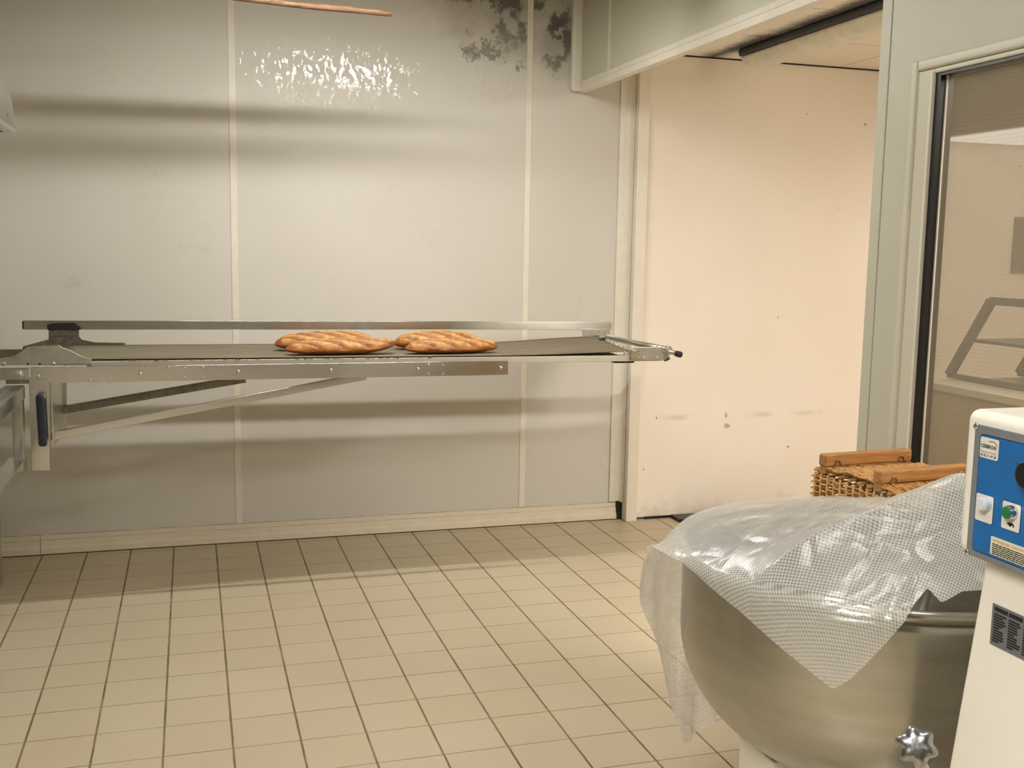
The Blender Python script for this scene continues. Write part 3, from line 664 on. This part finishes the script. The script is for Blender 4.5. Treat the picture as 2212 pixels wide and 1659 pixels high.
# ---------------------------------------------------------------- bread
def loaf(name, loc, rz, L, Wd, Ht, seed, label, bend=0.0, tilt=0.0, group='loaves on the conveyor belt'):
    rnd = random.Random(seed); NU, NV = 220, 64; bm = bmesh.new(); cuts = []; burns = []
    nsl = 4.2; g = []
    for i in range(NU+1):
        u = i/NU; s = 2*u-1; tp = (1-abs(s)**2.7)**0.5 if abs(s) < 1 else 0
        row = []
        for j in range(NV):
            a = 2*math.pi*j/NV; cy, cz = math.cos(a), math.sin(a)
            y = Wd/2*tp*cy*(1+0.04*math.sin(u*9+seed)); z = Ht*0.5*tp*(cz*(0.95 if cz > 0 else 0.62))
            top = max(0, cz)
            # diagonal slashes with a raised lip
            q = (s*L/2 + (cy*Wd/2)*2.1) / (L/ (nsl+0.3)) + 0.22*seed; fr = q - math.floor(q)
            cutf = max(0, min(1, (0.52-abs(fr-0.5))*3.2)) * (1 if top > 0.32 else max(0, (top-0.12)/0.2)) * (1 if tp > 0.5 else 0)
            ear = math.exp(-((fr-0.14)/0.10)**2)*min(1, top*1.6)*tp
            dz = (0.010*cutf*math.sin(math.pi*min(1, max(0, fr))) + 0.009*ear - 0.007*math.exp(-((fr-0.93)/0.09)**2)*top*tp)
            n = noise.noise(Vector((s*4+seed*3, cy*2, cz*2)))*0.006*tp + noise.noise(Vector((s*16+seed, cy*6, cz*6)))*0.0018*tp
            y += cy*n
            zz = Ht*0.31 + z + dz*1.0 + n*max(0.2, cz) + bend*max(0, s)**3
            zz = max(zz, 0.0008*tp + bend*max(0, s)**3)
            row.append(bm.verts.new((s*L/2 + dz*0.5, y + 0.018*math.sin(s*1.6), zz)))
            cuts.append(min(1, cutf*0.9*(0.6+0.6*noise.noise(Vector((s*12, cy*5, seed)))+0.2)))
            b = max(0, 0.55-top*2.2)*0.35 if cz > -0.1 else 0.45
            burns.append(min(1, max(0, b + 0.7*math.exp(-((fr-0.04)/0.06)**2)*min(1, top*2)*tp + max(0, abs(s)-0.86)*2.2)))
        g.append(row)
    for i in range(NU):
        for j in range(NV): bm.faces.new((g[i][j], g[i][(j+1) % NV], g[i+1][(j+1) % NV], g[i+1][j]))
    me = bpy.data.meshes.new(name); bm.verts.index_update(); bmesh.ops.recalc_face_normals(bm, faces=bm.faces); bm.to_mesh(me); bm.free()
    for nm, dat in (('cut', cuts), ('burn', burns)):
        at = me.attributes.new(nm, 'FLOAT', 'POINT'); at.data.foreach_set('value', dat)
    for p in me.polygons: p.use_smooth = True
    me.materials.append(M['bread'])
    o = bpy.data.objects.new(name, me); COL.objects.link(o); o.location = loc; o.rotation_euler = (0, 0, rz)
    return tag(o, label, 'bread', group)
def on_belt(px, Y): 
    v = at_y(px, 760, Y); return (v.x, Y, belt_z(v.x, Y)+0.001)
loaf('bread_loaf', on_belt(737, 4.53), math.radians(-2), 0.475, 0.135, 0.074, 1, 'front left loaf, its right end curling up against its neighbour', 0.020)
loaf('bread_loaf', on_belt(976, 4.54), math.radians(1), 0.435, 0.135, 0.074, 2, 'front right loaf, golden with pale slashes, nearest the empty belt')
loaf('bread_loaf', on_belt(702, 4.755), math.radians(3), 0.450, 0.150, 0.094, 3, 'back left loaf with a browned rounded end, furthest left')
loaf('bread_loaf', on_belt(943, 4.755), math.radians(0), 0.410, 0.150, 0.094, 4, 'back right loaf, partly hidden behind the front right one')

# ---------------------------------------------------------------- mixer
BC = Vector((1.390, 1.857, 0)); BR = 0.413; BZ = 0.880
mx = empty('dough_mixer', (1.4, 1.3, 0), 'large cream dough mixer with a steel bowl and a blue control panel', 'mixer')
def bowl_r(z):           # outer radius
    zs, zbm = 0.705, 0.395
    if z >= zs: return BR-0.004
    t = (zs-z)/(zs-zbm); return (BR-0.004)*max(0.0, 1-t**2.15)**0.5
prof = [(bowl_r(z), z) for z in [0.395+0.31*math.sin(math.pi/2*k/22)**1.4 for k in range(23)]]
prof += [(BR-0.004, 0.72+0.02*k) for k in range(8)]
prof[0] = (0.02, 0.395)
mb = MB().lathe(prof+[(BR-0.004, BZ-0.02)], (BC.x, BC.y), 96)
bw = mb.build('bowl', M['steel_bowl'], mx, smooth=True)
so = bw.modifiers.new('s', 'SOLIDIFY'); so.thickness = 0.004; so.offset = -1
mb = MB().lathe([(BR-0.010, BZ-0.018), (BR+0.002, BZ-0.020), (BR+0.009, BZ-0.012), (BR+0.009, BZ-0.003), (BR+0.002, BZ+0.004), (BR-0.008, BZ+0.002), (BR-0.012, BZ-0.008), (BR-0.010, BZ-0.018)], (BC.x, BC.y), 96)
mb.build('rim', M['steel_bowl'], bw, smooth=True)
# head with control panel on its left face
XC = 1.15
hy = at_x(2096, 900, XC).y + 0.012; hz1 = at_x(2096, 882, XC).z; hz0 = at_x(2066, 1192, XC).z
head = MB().box(XC, 1.72, 0.55, hy, hz0, hz1).build('head', M['enamel'], mx, bevel=0.018, seg=5)
XC2 = 1.172
t0, t1 = at_x(2127, 1235, XC2), at_x(2063, 1659, XC2)
sl_ = (t1.y-t0.y)/(t0.z-t1.z)
yb0 = t0.y + sl_*(t0.z-0.0)
MB().prism_x([(t0.y, t0.z+0.02), (0.62, t0.z+0.02), (0.50, 0.0), (min(yb0, 1.40), 0.0), (min(yb0, 1.40), 0.30)], XC2, 1.62).build('column', M['enamel'], mx, bevel=0.006)
MB().box(XC2+0.02, 1.66, 1.38, 2.2, 0.0, 0.10).build('base', M['enamel'], mx, bevel=0.02)
_px = [(1.135, 0.0), (1.135, 0.452)] + [(BC.x-bowl_r(z)+0.004, z) for z in (0.452, 0.44, 0.43, 0.42, 0.41, 0.402)] + [(BC.x, 0.397)]
_px = _px + [(2*BC.x-x, z) for x, z in _px[:-1][::-1]]
MB().prism_y(_px, 1.81, 1.95).build('bowl_support', M['enamel'], mx, bevel=0.003)
# fork arm inside the bowl, seen faintly through the film
MB().tube([(1.42, 1.30, 1.10), (1.42, 1.50, 1.085), (1.42, 1.66, 1.055), (1.42, 1.72, 0.95), (1.40, 1.80, 0.60), (1.38, 1.86, 0.48)], 0.028, 16).build('mixing_arm', M['steel'], mx, smooth=True)
# panel
def hp(x, y, d=0.0): v = at_x(x, y, XC-d); return (v.y, v.z)
pl = [hp(2108, 916), hp(2400, 1003), hp(2400, 1360), hp(2089, 1196)]
yA, zA = hp(2110, 915); zBt = hp(2091, 1196)[1]
pan = MB().prism_x([(yA, zA), (0.62, zA), (0.62, zBt), (yA, zBt)], XC-0.0025, XC+0.004).build('control_panel', M['panel_grey'], mx, bevel=0.001)
def face_box(name, y1, y0, z0, z1, d0, d1, mat, parent, bev=0, seg=3):
    return MB().box(XC-d1, XC-d0, min(y0, y1), max(y0, y1), min(z0, z1), max(z0, z1)).build(name, mat, parent, bevel=bev, seg=seg)
ySL, zST = hp(2122, 937); zSB = hp(2104, 1186)[1]
def rrect(y1, y0, z0, z1, r, n=5):
    pts = []
    for cy, cz, a0 in ((y1-r, z1-r, 0), (y0+r, z1-r, 90), (y0+r, z0+r, 180), (y1-r, z0+r, 270)):
        for k in range(n+1):
            a = math.radians(a0+90*k/n); pts.append((cy+math.cos(a)*r, cz+math.sin(a)*r))
    return pts
def rr(name, y1, y0, z0, z1, r, d0, d1, mat, parent): return MB().prism_x(rrect(y1, y0, z0, z1, r), XC-d1, XC-d0).build(name, mat, parent)
rr('screen_border', ySL+0.0008, 0.66, zSB-0.0008, zST+0.0008, 0.007, 0.002, 0.0029, M['ink_blue'], pan)
rr('blue_overlay', ySL-0.0005, 0.661, zSB+0.0005, zST-0.0005, 0.0065, 0.0025, 0.0034, M['blue'], pan)
for x, y in ((2112, 920), (2092, 1192)):
    MB().dome((XC-0.0025, *hp(x, y)), (-1, 0, 0), 0.0055, 0.0035, 12).build('screw', M['chrome'], pan, smooth=True)

def text_mesh(name, s, y, z, size, mat, parent, d, width=None, bold=0.0):
    cu = bpy.data.curves.new(name, 'FONT'); cu.body = s; cu.size = size; cu.offset = bold; cu.extrude = 0.0
    o = bpy.data.objects.new(name, cu); COL.objects.link(o); bpy.context.view_layer.update()
    me = bpy.data.meshes.new_from_object(o.evaluated_get(bpy.context.evaluated_depsgraph_get()))
    bpy.data.objects.remove(o); bpy.data.curves.remove(cu)
    w = max(v.co.x for v in me.vertices); k = (width/w) if width else 1.0
    o0 = loc_of(parent)
    for v in me.vertices: v.co = Vector((XC-d, y - v.co.x*k, z + v.co.y)) - o0
    me.materials.clear(); me.materials.append(mat); me.name = name
    t = bpy.data.objects.new(name, me); COL.objects.link(t); t.parent = parent; return t
# round-cornered sticker with the dealer's name and number
ys, zt = hp(2124, 941); ye, zbm = hp(2160, 992); zt = hp(2124, 942)[1]; zb_ = hp(2121, 986)[1]
stk = rr('dealer_sticker', ys, ye, zb_, zt, 0.003, 0.0034, 0.0042, M['white_lbl'], pan)
sw = ys-ye; sh = zt-zb_
text_mesh('sticker_name', 'CESBRON', ys-sw*0.05, zb_+sh*0.50, sh*0.24, M['ink'], stk, 0.0046, sw*0.84, 0.0002)
text_mesh('sticker_line', 'Agence de Vitrolles', ys-sw*0.06, zb_+sh*0.27, sh*0.13, M['ink_grey'], stk, 0.0046, sw*0.86)
text_mesh('sticker_number', '04 42 31 47 58', ys-sw*0.04, zb_+sh*0.08, sh*0.17, M['ink'], stk, 0.0046, sw*0.88, 0.0001)
def sw_poly(pts, mat): MB().poly([(XC-0.0046, ys-sw*a, zb_+sh*b) for a, b in pts]).build('sticker_swoosh', mat, stk)
sw_poly([(0.42, 0.86), (0.62, 0.82), (0.80, 0.90), (0.62, 0.88)], M['ink_grey'])
sw_poly([(0.62, 0.88), (0.78, 0.83), (0.93, 0.66), (0.92, 0.76), (0.80, 0.87)], M['orange'])
# buttons on white plates
def button(x0, y0, x1, y1, bx, by, ring, cap, r, label):
    yy1, zz1 = hp(x0, y0); yy0, _ = hp(x1, y1); zz0 = hp(x0, y1)[1]
    pb = rr('button_plate', yy1, yy0, zz0, zz1, 0.003, 0.0034, 0.0044, M['white_lbl'], pan)
    rr('button_outline', yy1+0.0007, yy0-0.0007, zz0-0.0007, zz1+0.0007, 0.0034, 0.0030, 0.0038, M['ink_blue'], pan)
    y, z = hp(bx, by)
    b = MB().tube([(XC-0.003, y, z), (XC-0.016, y, z)], r, 28).build(label, ring, pb, bevel=0.0012)
    MB().tube([(XC-0.015, y, z), (XC-0.0185, y, z)], r*0.84, 28).build('button_cap', cap, b, bevel=0.001)
    return pb
button(2115, 1063, 2148, 1122, 2138, 1088, M['white_btn'], M['white_btn'], 0.0105, 'white_button')
gb_ = button(2172, 1080, 2207, 1140, 2194, 1106, M['chrome'], M['green'], 0.0105, 'green_button')
y, z = hp(2189, 1133); mb = MB()
for k in range(7): mb.box(XC-0.0050, XC-0.0044, y-0.006+0.0018*k*(1 if k % 2 else 0.8), y-0.004+0.0018*k, z-0.003+0.001*((k*3) % 4), z+0.001+0.0008*((k*5) % 3))
mb.build('button_symbol', M['ink'], gb_)
# rotary dial, mostly outside the picture
y, z = hp(2243, 1026)
dl = MB().tube([(XC-0.003, y, z), (XC-0.024, y, z)], 0.0205, 40).build('rotary_dial', M['black'], pan, bevel=0.003)
text_mesh('dial_marking', '20', *hp(2199, 1005), 0.006, M['ink_blue'], pan, 0.0037)
# warning sticker
y1_, zt_ = hp(2146, 1157); zb2_ = hp(2144, 1196)[1]
zb2_ = max(zb2_, zSB+0.004)
ws = rr('warning_sticker', y1_, 0.95, zb2_, zt_, 0.001, 0.0034, 0.0042, M['cream_lbl'], pan)
h = zt_-zb2_
text_mesh('warning_heading', 'ATTENZIONE - CAUTION - ATTENTION', y1_-0.004, zt_-h*0.26, h*0.2, M['ink_red'], ws, 0.0046)
mb = MB(); rnd = random.Random(3)
for k in range(6):
    zz = zt_-h*(0.36+0.105*k); yy = y1_-0.004
    while yy > 0.96:
        w = rnd.uniform(0.003, 0.010); mb.box(XC-0.0046, XC-0.0042, yy-w, yy, zz-h*0.055, zz); yy -= w+0.0012
mb.build('warning_print', M['ink'], ws)
# rating plate on the column
XP = XC2
def cp(x, y): v = at_x(x, y, XP); return v.y, v.z
y1_, z1_ = cp(2146, 1302); z0_ = cp(2140, 1390)[1]
rp = MB().prism_x([(y1_, z1_), (y1_-0.16, z1_), (y1_-0.16, z0_), (y1_, z0_)], XP-0.0012, XP+0.001).build('rating_plate', M['plate_grey'], mx)
mb = MB()
for c_ in range(5):
    ya = y1_-0.005-0.030*c_; mb.box(XP-0.0017, XP-0.0012, ya-0.027, ya, z1_-0.010, z1_-0.004)
    for k in range(11):
        w = rnd.uniform(0.018, 0.026) if k not in (5, 10) else 0.012
        mb.box(XP-0.0017, XP-0.0012, ya-w, ya, z1_-0.0165-0.0042*k, z1_-0.0140-0.0042*k)
mb.build('plate_print', M['ink'], rp)
# star knob on its lever
d = ray(1980, 1612); kc = Vector((d.x*1.5, d.y*1.5, CAMZ+d.z*1.5))
ax = (-ray(1940, 1580)).normalized(); u = ax.orthogonal().normalized(); w = ax.cross(u)
bm_ = MB(); N = 60; rings = []
for q, e in ((0.60, -0.016), (0.93, -0.012), (1.0, -0.004), (0.97, 0.004), (0.80, 0.010), (0.45, 0.012), (0.05, 0.0115)):
    ring = []
    for k in range(N):
        a = 2*math.pi*k/N; rad = 0.0262*(1+0.13*math.cos(6*a)*(q > 0.4))*q
        ring.append(bm_.bm.verts.new(kc + (u*math.cos(a)+w*math.sin(a))*rad + ax*e))
    rings.append(ring)
for a_, b_ in zip(rings, rings[1:]):
    for k in range(N): bm_.bm.faces.new((a_[k], a_[(k+1) % N], b_[(k+1) % N], b_[k]))
bm_.bm.faces.new(rings[-1]); bm_.bm.faces.new(rings[0][::-1])
lv = MB().tube([kc-ax*0.012, kc-ax*0.03+Vector((0.01, 0.0, -0.03)), Vector((kc.x+0.10, kc.y-0.02, 0.62)), Vector((1.19, 1.22, 0.55))], 0.009, 12).build('lever', M['alu_white'], mx, smooth=True)
bm_.build('star_knob', M['cast'], lv, smooth=True)

# ---------------------------------------------------------------- plastic film over the bowl
APX = Vector((1.40, 1.625, 1.092))
def rimpt(th, rad=BR+0.012): return Vector((BC.x+rad*math.cos(th), BC.y+rad*math.sin(th), BZ+0.007))
# hanging length of the square sheet round the rim (degrees -> metres); negative = stops short of the rim
TAB = [(0, .05), (60, .05), (86, .10), (96, .26), (103, .50), (110, .58), (118, .60), (126, .59), (131, .50), (138, .38), (148, .26), (156, .16), (161, .07), (165, .045), (170, .035), (176, .024), (184, .030), (192, .044), (200, .064), (208, .092), (216, .124), (225.3, .164), (229, .140), (232, .11), (236, .068), (240, .022), (243.5, -.040), (248, -.014), (253, -.032), (262, -.034), (300, -.03), (330, .03), (360, .05)]
def hang(deg):
    deg %= 360
    for (a, x), (b, y) in zip(TAB, TAB[1:]):
        if a <= deg <= b: return x + (y-x)*(deg-a)/(b-a)
    return 0
FLARE = [(0, .01), (105, .015), (125, .02), (140, .035), (154, .05), (161, .02), (170, .008), (186, .006), (196, .004), (205, .003), (240, .003), (360, .01)]
def flare(deg):
    for (a, x), (b, y) in zip(FLARE, FLARE[1:]):
        if a <= deg <= b: return x + (y-x)*(deg-a)/(b-a)
    return 0
NT_, NI, NO = 420, 70, 46
bm = bmesh.new(); uvs = {}; grid = []
A_rim = rimpt(math.radians(203)); AB = Vector((APX.x-A_rim.x, APX.y-A_rim.y, 0)); ABl = AB.length; ABn = AB/ABl
def in_pt(th, k):      # k 0 apex .. 1 rim
    e = rimpt(th); p = Vector((APX.x, APX.y, 0)).lerp(Vector((e.x, e.y, 0)), k)
    prof_ = (1-k)
    hh = prof_*(1.0-0.30*math.sin(math.pi*k))
    z = e.z + (APX.z-e.z)*hh
    d = Vector((p.x-A_rim.x, p.y-A_rim.y, 0)); al_ = d.dot(ABn)/ABl; pe = abs(d.x*ABn.y-d.y*ABn.x)
    if 0 < al_ < 1: z += 0.058*math.sin(math.pi*al_)**0.8*math.exp(-pe/0.055)
    q = Vector((p.x*7, p.y*7, 1.3))
    z += noise.noise(q)*0.010*math.sin(math.pi*min(1, k*1.1)) + abs(noise.noise(q*2.7))*0.007*math.sin(math.pi*k)
    return Vector((p.x, p.y, z)), e
for i in range(NT_):
    th = 2*math.pi*i/NT_; deg = math.degrees(th); L = hang(deg); col = []
    kmax = 1.0 if L >= 0 else 1+L/(rimpt(th)-Vector((APX.x, APX.y, BZ))).length
    for j in range(NI+1):
        k = (j/NI)*kmax; p, e = in_pt(th, k)
        col.append((p, k))
    pts = [c[0] for c in col]
    s_in = 0; ss = [0]
    for a_, b_ in zip(pts, pts[1:]): s_in += (b_-a_).length; ss.append(s_in)
    fl = flare(deg)
    Lp = max(L, 0.0); dm = 1.0 if deg < 180 else 0.3
    for j in range(1, NO+1):
        if L < 0: pts.append(pts[-1].copy()); ss.append(ss[-1]); continue
        s = Lp*j/NO; ph = min(1.0, s/0.03)
        out = 0.010*math.sin(ph*math.pi/2) + fl*math.sin(min(1, s/max(Lp*0.55, 0.05))*math.pi/2)*(1-0.75*max(0, s/0.45-0.35))
        pl_ = dm*0.004*math.sin(deg*0.33+1)*s/0.2 + dm*0.005*noise.noise(Vector((deg*0.06, s*6, 2)))*min(1, s/0.05)
        fold = 0.003*math.sin(math.radians(deg)*26)*min(1, s/0.1) if deg < 178 else 0
        hor = 0.9*math.exp(-((deg-166)/7.0)**2); rad = BR + 0.012 + out + hor*s + max(-0.004, pl_ + fold)
        pts.append(Vector((BC.x+rad*math.cos(th), BC.y+rad*math.sin(th), BZ+0.007 - (1-hor)*max(0, s-0.006*ph) )))
        ss.append(s_in+s)
    grid.append([(p, s, th) for p, s in zip(pts, ss)])
vg = []
for col in grid:
    r = []
    _e = rimpt(col[0][2]); ph_ = math.atan2(_e.y-APX.y, _e.x-APX.x)
    for p, s, th in col:
        v = bm.verts.new(p); r.append(v)
        rot = math.radians(35); uvs[v] = (s*math.cos(ph_-rot), s*math.sin(ph_-rot))
    vg.append(r)
ul = bm.loops.layers.uv.new('UVMap')
for i in range(NT_):
    i2 = (i+1) % NT_
    for j in range(len(vg[0])-1):
        if (vg[i][j].co-vg[i][j+1].co).length < 1e-6 and (vg[i2][j].co-vg[i2][j+1].co).length < 1e-6: continue
        f = bm.faces.new((vg[i][j], vg[i][j+1], vg[i2][j+1], vg[i2][j]))
        for lo in f.loops: lo[ul].uv = uvs[lo.vert]
bmesh.ops.remove_doubles(bm, verts=bm.verts, dist=1e-6)
me = bpy.data.meshes.new('plastic_sheet'); bm.to_mesh(me); bm.free()
for p in me.polygons: p.use_smooth = True
me.materials.append(M['film'])
fo = bpy.data.objects.new('plastic_sheet', me); COL.objects.link(fo)
tag(fo, 'translucent white checked plastic sheet draped over the mixer bowl', 'sheet')

# ---------------------------------------------------------------- upturned wicker basket behind the mixer
p0 = at_z(1767, 992, 0.936); p1 = at_z(2045, 1005, 0.945)
bk = empty('wicker_basket', (0, 0, 0), 'tall upturned wicker bread basket with two wooden runners behind the mixer', 'basket')
a0 = at_z(1770, 1000, 0.936); a1 = at_z(1932, 982, 0.936)
rz = math.radians(4.0)
BL, BW, BT = 0.285, 0.330, 0.908          # along runners, across, height of the woven bottom
ex = Vector((math.cos(rz), math.sin(rz), 0)); ey = Vector((-math.sin(rz), math.cos(rz), 0))
org = a0 + Vector((0.012, 0, 0)) - ey*(BW-0.04) ; org.z = 0
bk.location = org; bk.rotation_euler = (0, 0, rz)
def wob(a, b): return noise.noise(Vector((a, b, 0.7)))
# side weave: rows round the four sides in and out of stakes
mb = MB(); z = 0.03; row = 0
corner = [(0, 0), (BL, 0), (BL, BW), (0, BW)]
per = 2*(BL+BW)
def per_pt(s, o):
    s %= per
    if s < BL: return (s, -o)
    s -= BL
    if s < BW: return (BL+o, s)
    s -= BW
    if s < BL: return (BL-s, BW+o)
    s -= BL
    return (-o, BW-s)
nst = 46
while z < BT-0.01:
    pts = []
    for k in range(nst*3+1):
        s = per*k/(nst*3); x, y = per_pt(s, 0.0045*math.sin(math.pi*(k/3.0+row)))
        pts.append((x, y, z + 0.003*wob(s*9, row*3.1)))
    mb.tube(pts, 0.0030, 5, False); z += 0.0085 if z > 0.72 else 0.013; row += 1
mb.build('woven_side', M['wicker'], bk, smooth=True, world=False)
mb = MB()
for k in range(nst):
    x, y = per_pt(per*k/nst, 0.0); mb.tube([(x, y, 0.0), (x, y, BT*0.5), (x+0.002*wob(k, 1), y, BT-0.004)], 0.0040, 6)
mb.build('stakes', M['wicker'], bk, smooth=True, world=False)
# woven bottom, now the top: ribs along the runners with withes arched over them
mb = MB()
for k in range(46):
    x = 0.004 + (BL-0.008)*k/45.0; pts = []
    for j in range(49):
        y = BW*j/48.0; hump = 0.016*math.sin(math.pi*min(1, max(0, y/BW)))+0.0028*math.sin(math.pi*(y/0.042)+ (k % 2)*math.pi)
        pts.append((x+0.002*wob(k*0.9, j*0.3), y, BT+0.004+hump+0.003*wob(k*0.35, j*0.12)))
    mb.tube(pts, 0.0038, 5, True)
mb.build('woven_bottom', M['wicker'], bk, smooth=True, world=False)
mb = MB()
for k in range(8):
    y = 0.03+ (BW-0.06)*k/7.0; mb.tube([(0, y, BT), (BL*0.5, y, BT+0.004+0.012*math.sin(math.pi*y/BW)), (BL, y, BT)], 0.005, 6)
mb.build('cross_ribs', M['wicker'], bk, smooth=True, world=False)
for y in (0.070, BW-0.04):
    rn = MB().box(-0.004, BL+0.004, y-0.016, y+0.016, BT+0.019, BT+0.052).build('runner', M['beech'], bk, bevel=0.005, world=False)
    for x in (0.035, BL-0.035):
        MB().tube([(x-0.014, y-0.018, BT+0.016), (x-0.004, y-0.018, BT+0.036), (x+0.004, y-0.018, BT+0.036), (x+0.014, y-0.018, BT+0.014)], 0.0016, 6).build('wire_staple', M['steel_dirty'], rn, world=False)
    for x in (0.0, BL-0.02): MB().box(x, x+0.02, y-0.012, y+0.012, BT, BT+0.02).build('packing_block', M['beech'], rn, world=False)

# ---------------------------------------------------------------- shop seen through the glazing
xk = 2.80
kt = at_x(2000, 821, xk); 
ct = empty('shop_counter', (3.1, 2.0, 0), 'beige shop counter behind the ribbed glazing', 'counter')
MB().box(xk, 3.35, 0.3, kt.y, 0, kt.z-0.03).build('front', M['counter'], ct)
MB().box(xk-0.02, 3.38, 0.28, kt.y+0.02, kt.z-0.03, kt.z).build('top', M['ctop'], ct, bevel=0.004)
MB().box(xk-0.012, xk, 0.3, kt.y, 0.60, 0.64).build('ledge', M['casegrey'], ct)
dc = empty('display_case', (3.0, 2.6, kt.z), 'grey framed slanted display case standing on the shop counter', 'display case')
A, B = at_x(2050, 818, 2.95), at_x(2142, 650, 2.95); A.z = kt.z+0.012
E_, G_ = Vector((2.95, 1.9, B.z)), Vector((2.95, 1.9, kt.z+0.012))
for xx in (2.95, 3.30):
    o = Vector((xx-2.95, 0, 0))
    mb = MB(); mb.bar(A+o, B+o, 0.022, 0.035, (0, 1, 0)); mb.build('slanted_post', M['casegrey'], dc)
    mb = MB(); mb.bar(B+o, E_+o, 0.022, 0.03); mb.build('top_rail', M['casegrey'], dc)
    mb = MB(); mb.bar(A+o, G_+o, 0.022, 0.02); mb.build('bottom_rail', M['casegrey'], dc)
    mb = MB(); mb.bar(G_+o, E_+o, 0.022, 0.03, (0, 1, 0)); mb.build('back_post', M['casegrey'], dc)
zm = (A.z+B.z)/2
ym = A.lerp(B, 0.45).y
MB().box(2.96, 3.29, 1.9, ym, zm-0.012, zm).build('shelf', M['casegrey'], dc)
nt_ = at_x(2200, 470, 5.5) if False else None
pn = at_y(2205, 530, YP-0.004)
nb = MB().box(pn.x-0.06, pn.x+0.22, YP-0.012, YP-0.001, pn.z-0.17, pn.z+0.17).build('notice_board', M['roomwall'])
tag(nb, 'pale notice board on the shop wall seen through the glazing', 'notice board')
# grey drain grille by the pink wall
gx = at_z(1478, 1122, 0.0)
gr = MB().box(gx.x-0.06, gx.x+0.30, gx.y-0.06, YP-0.01, 0.0, 0.02).build('floor_mat', M['black'], bevel=0.003)
tag(gr, 'black mat on the tiles at the foot of the pink wall', 'mat')
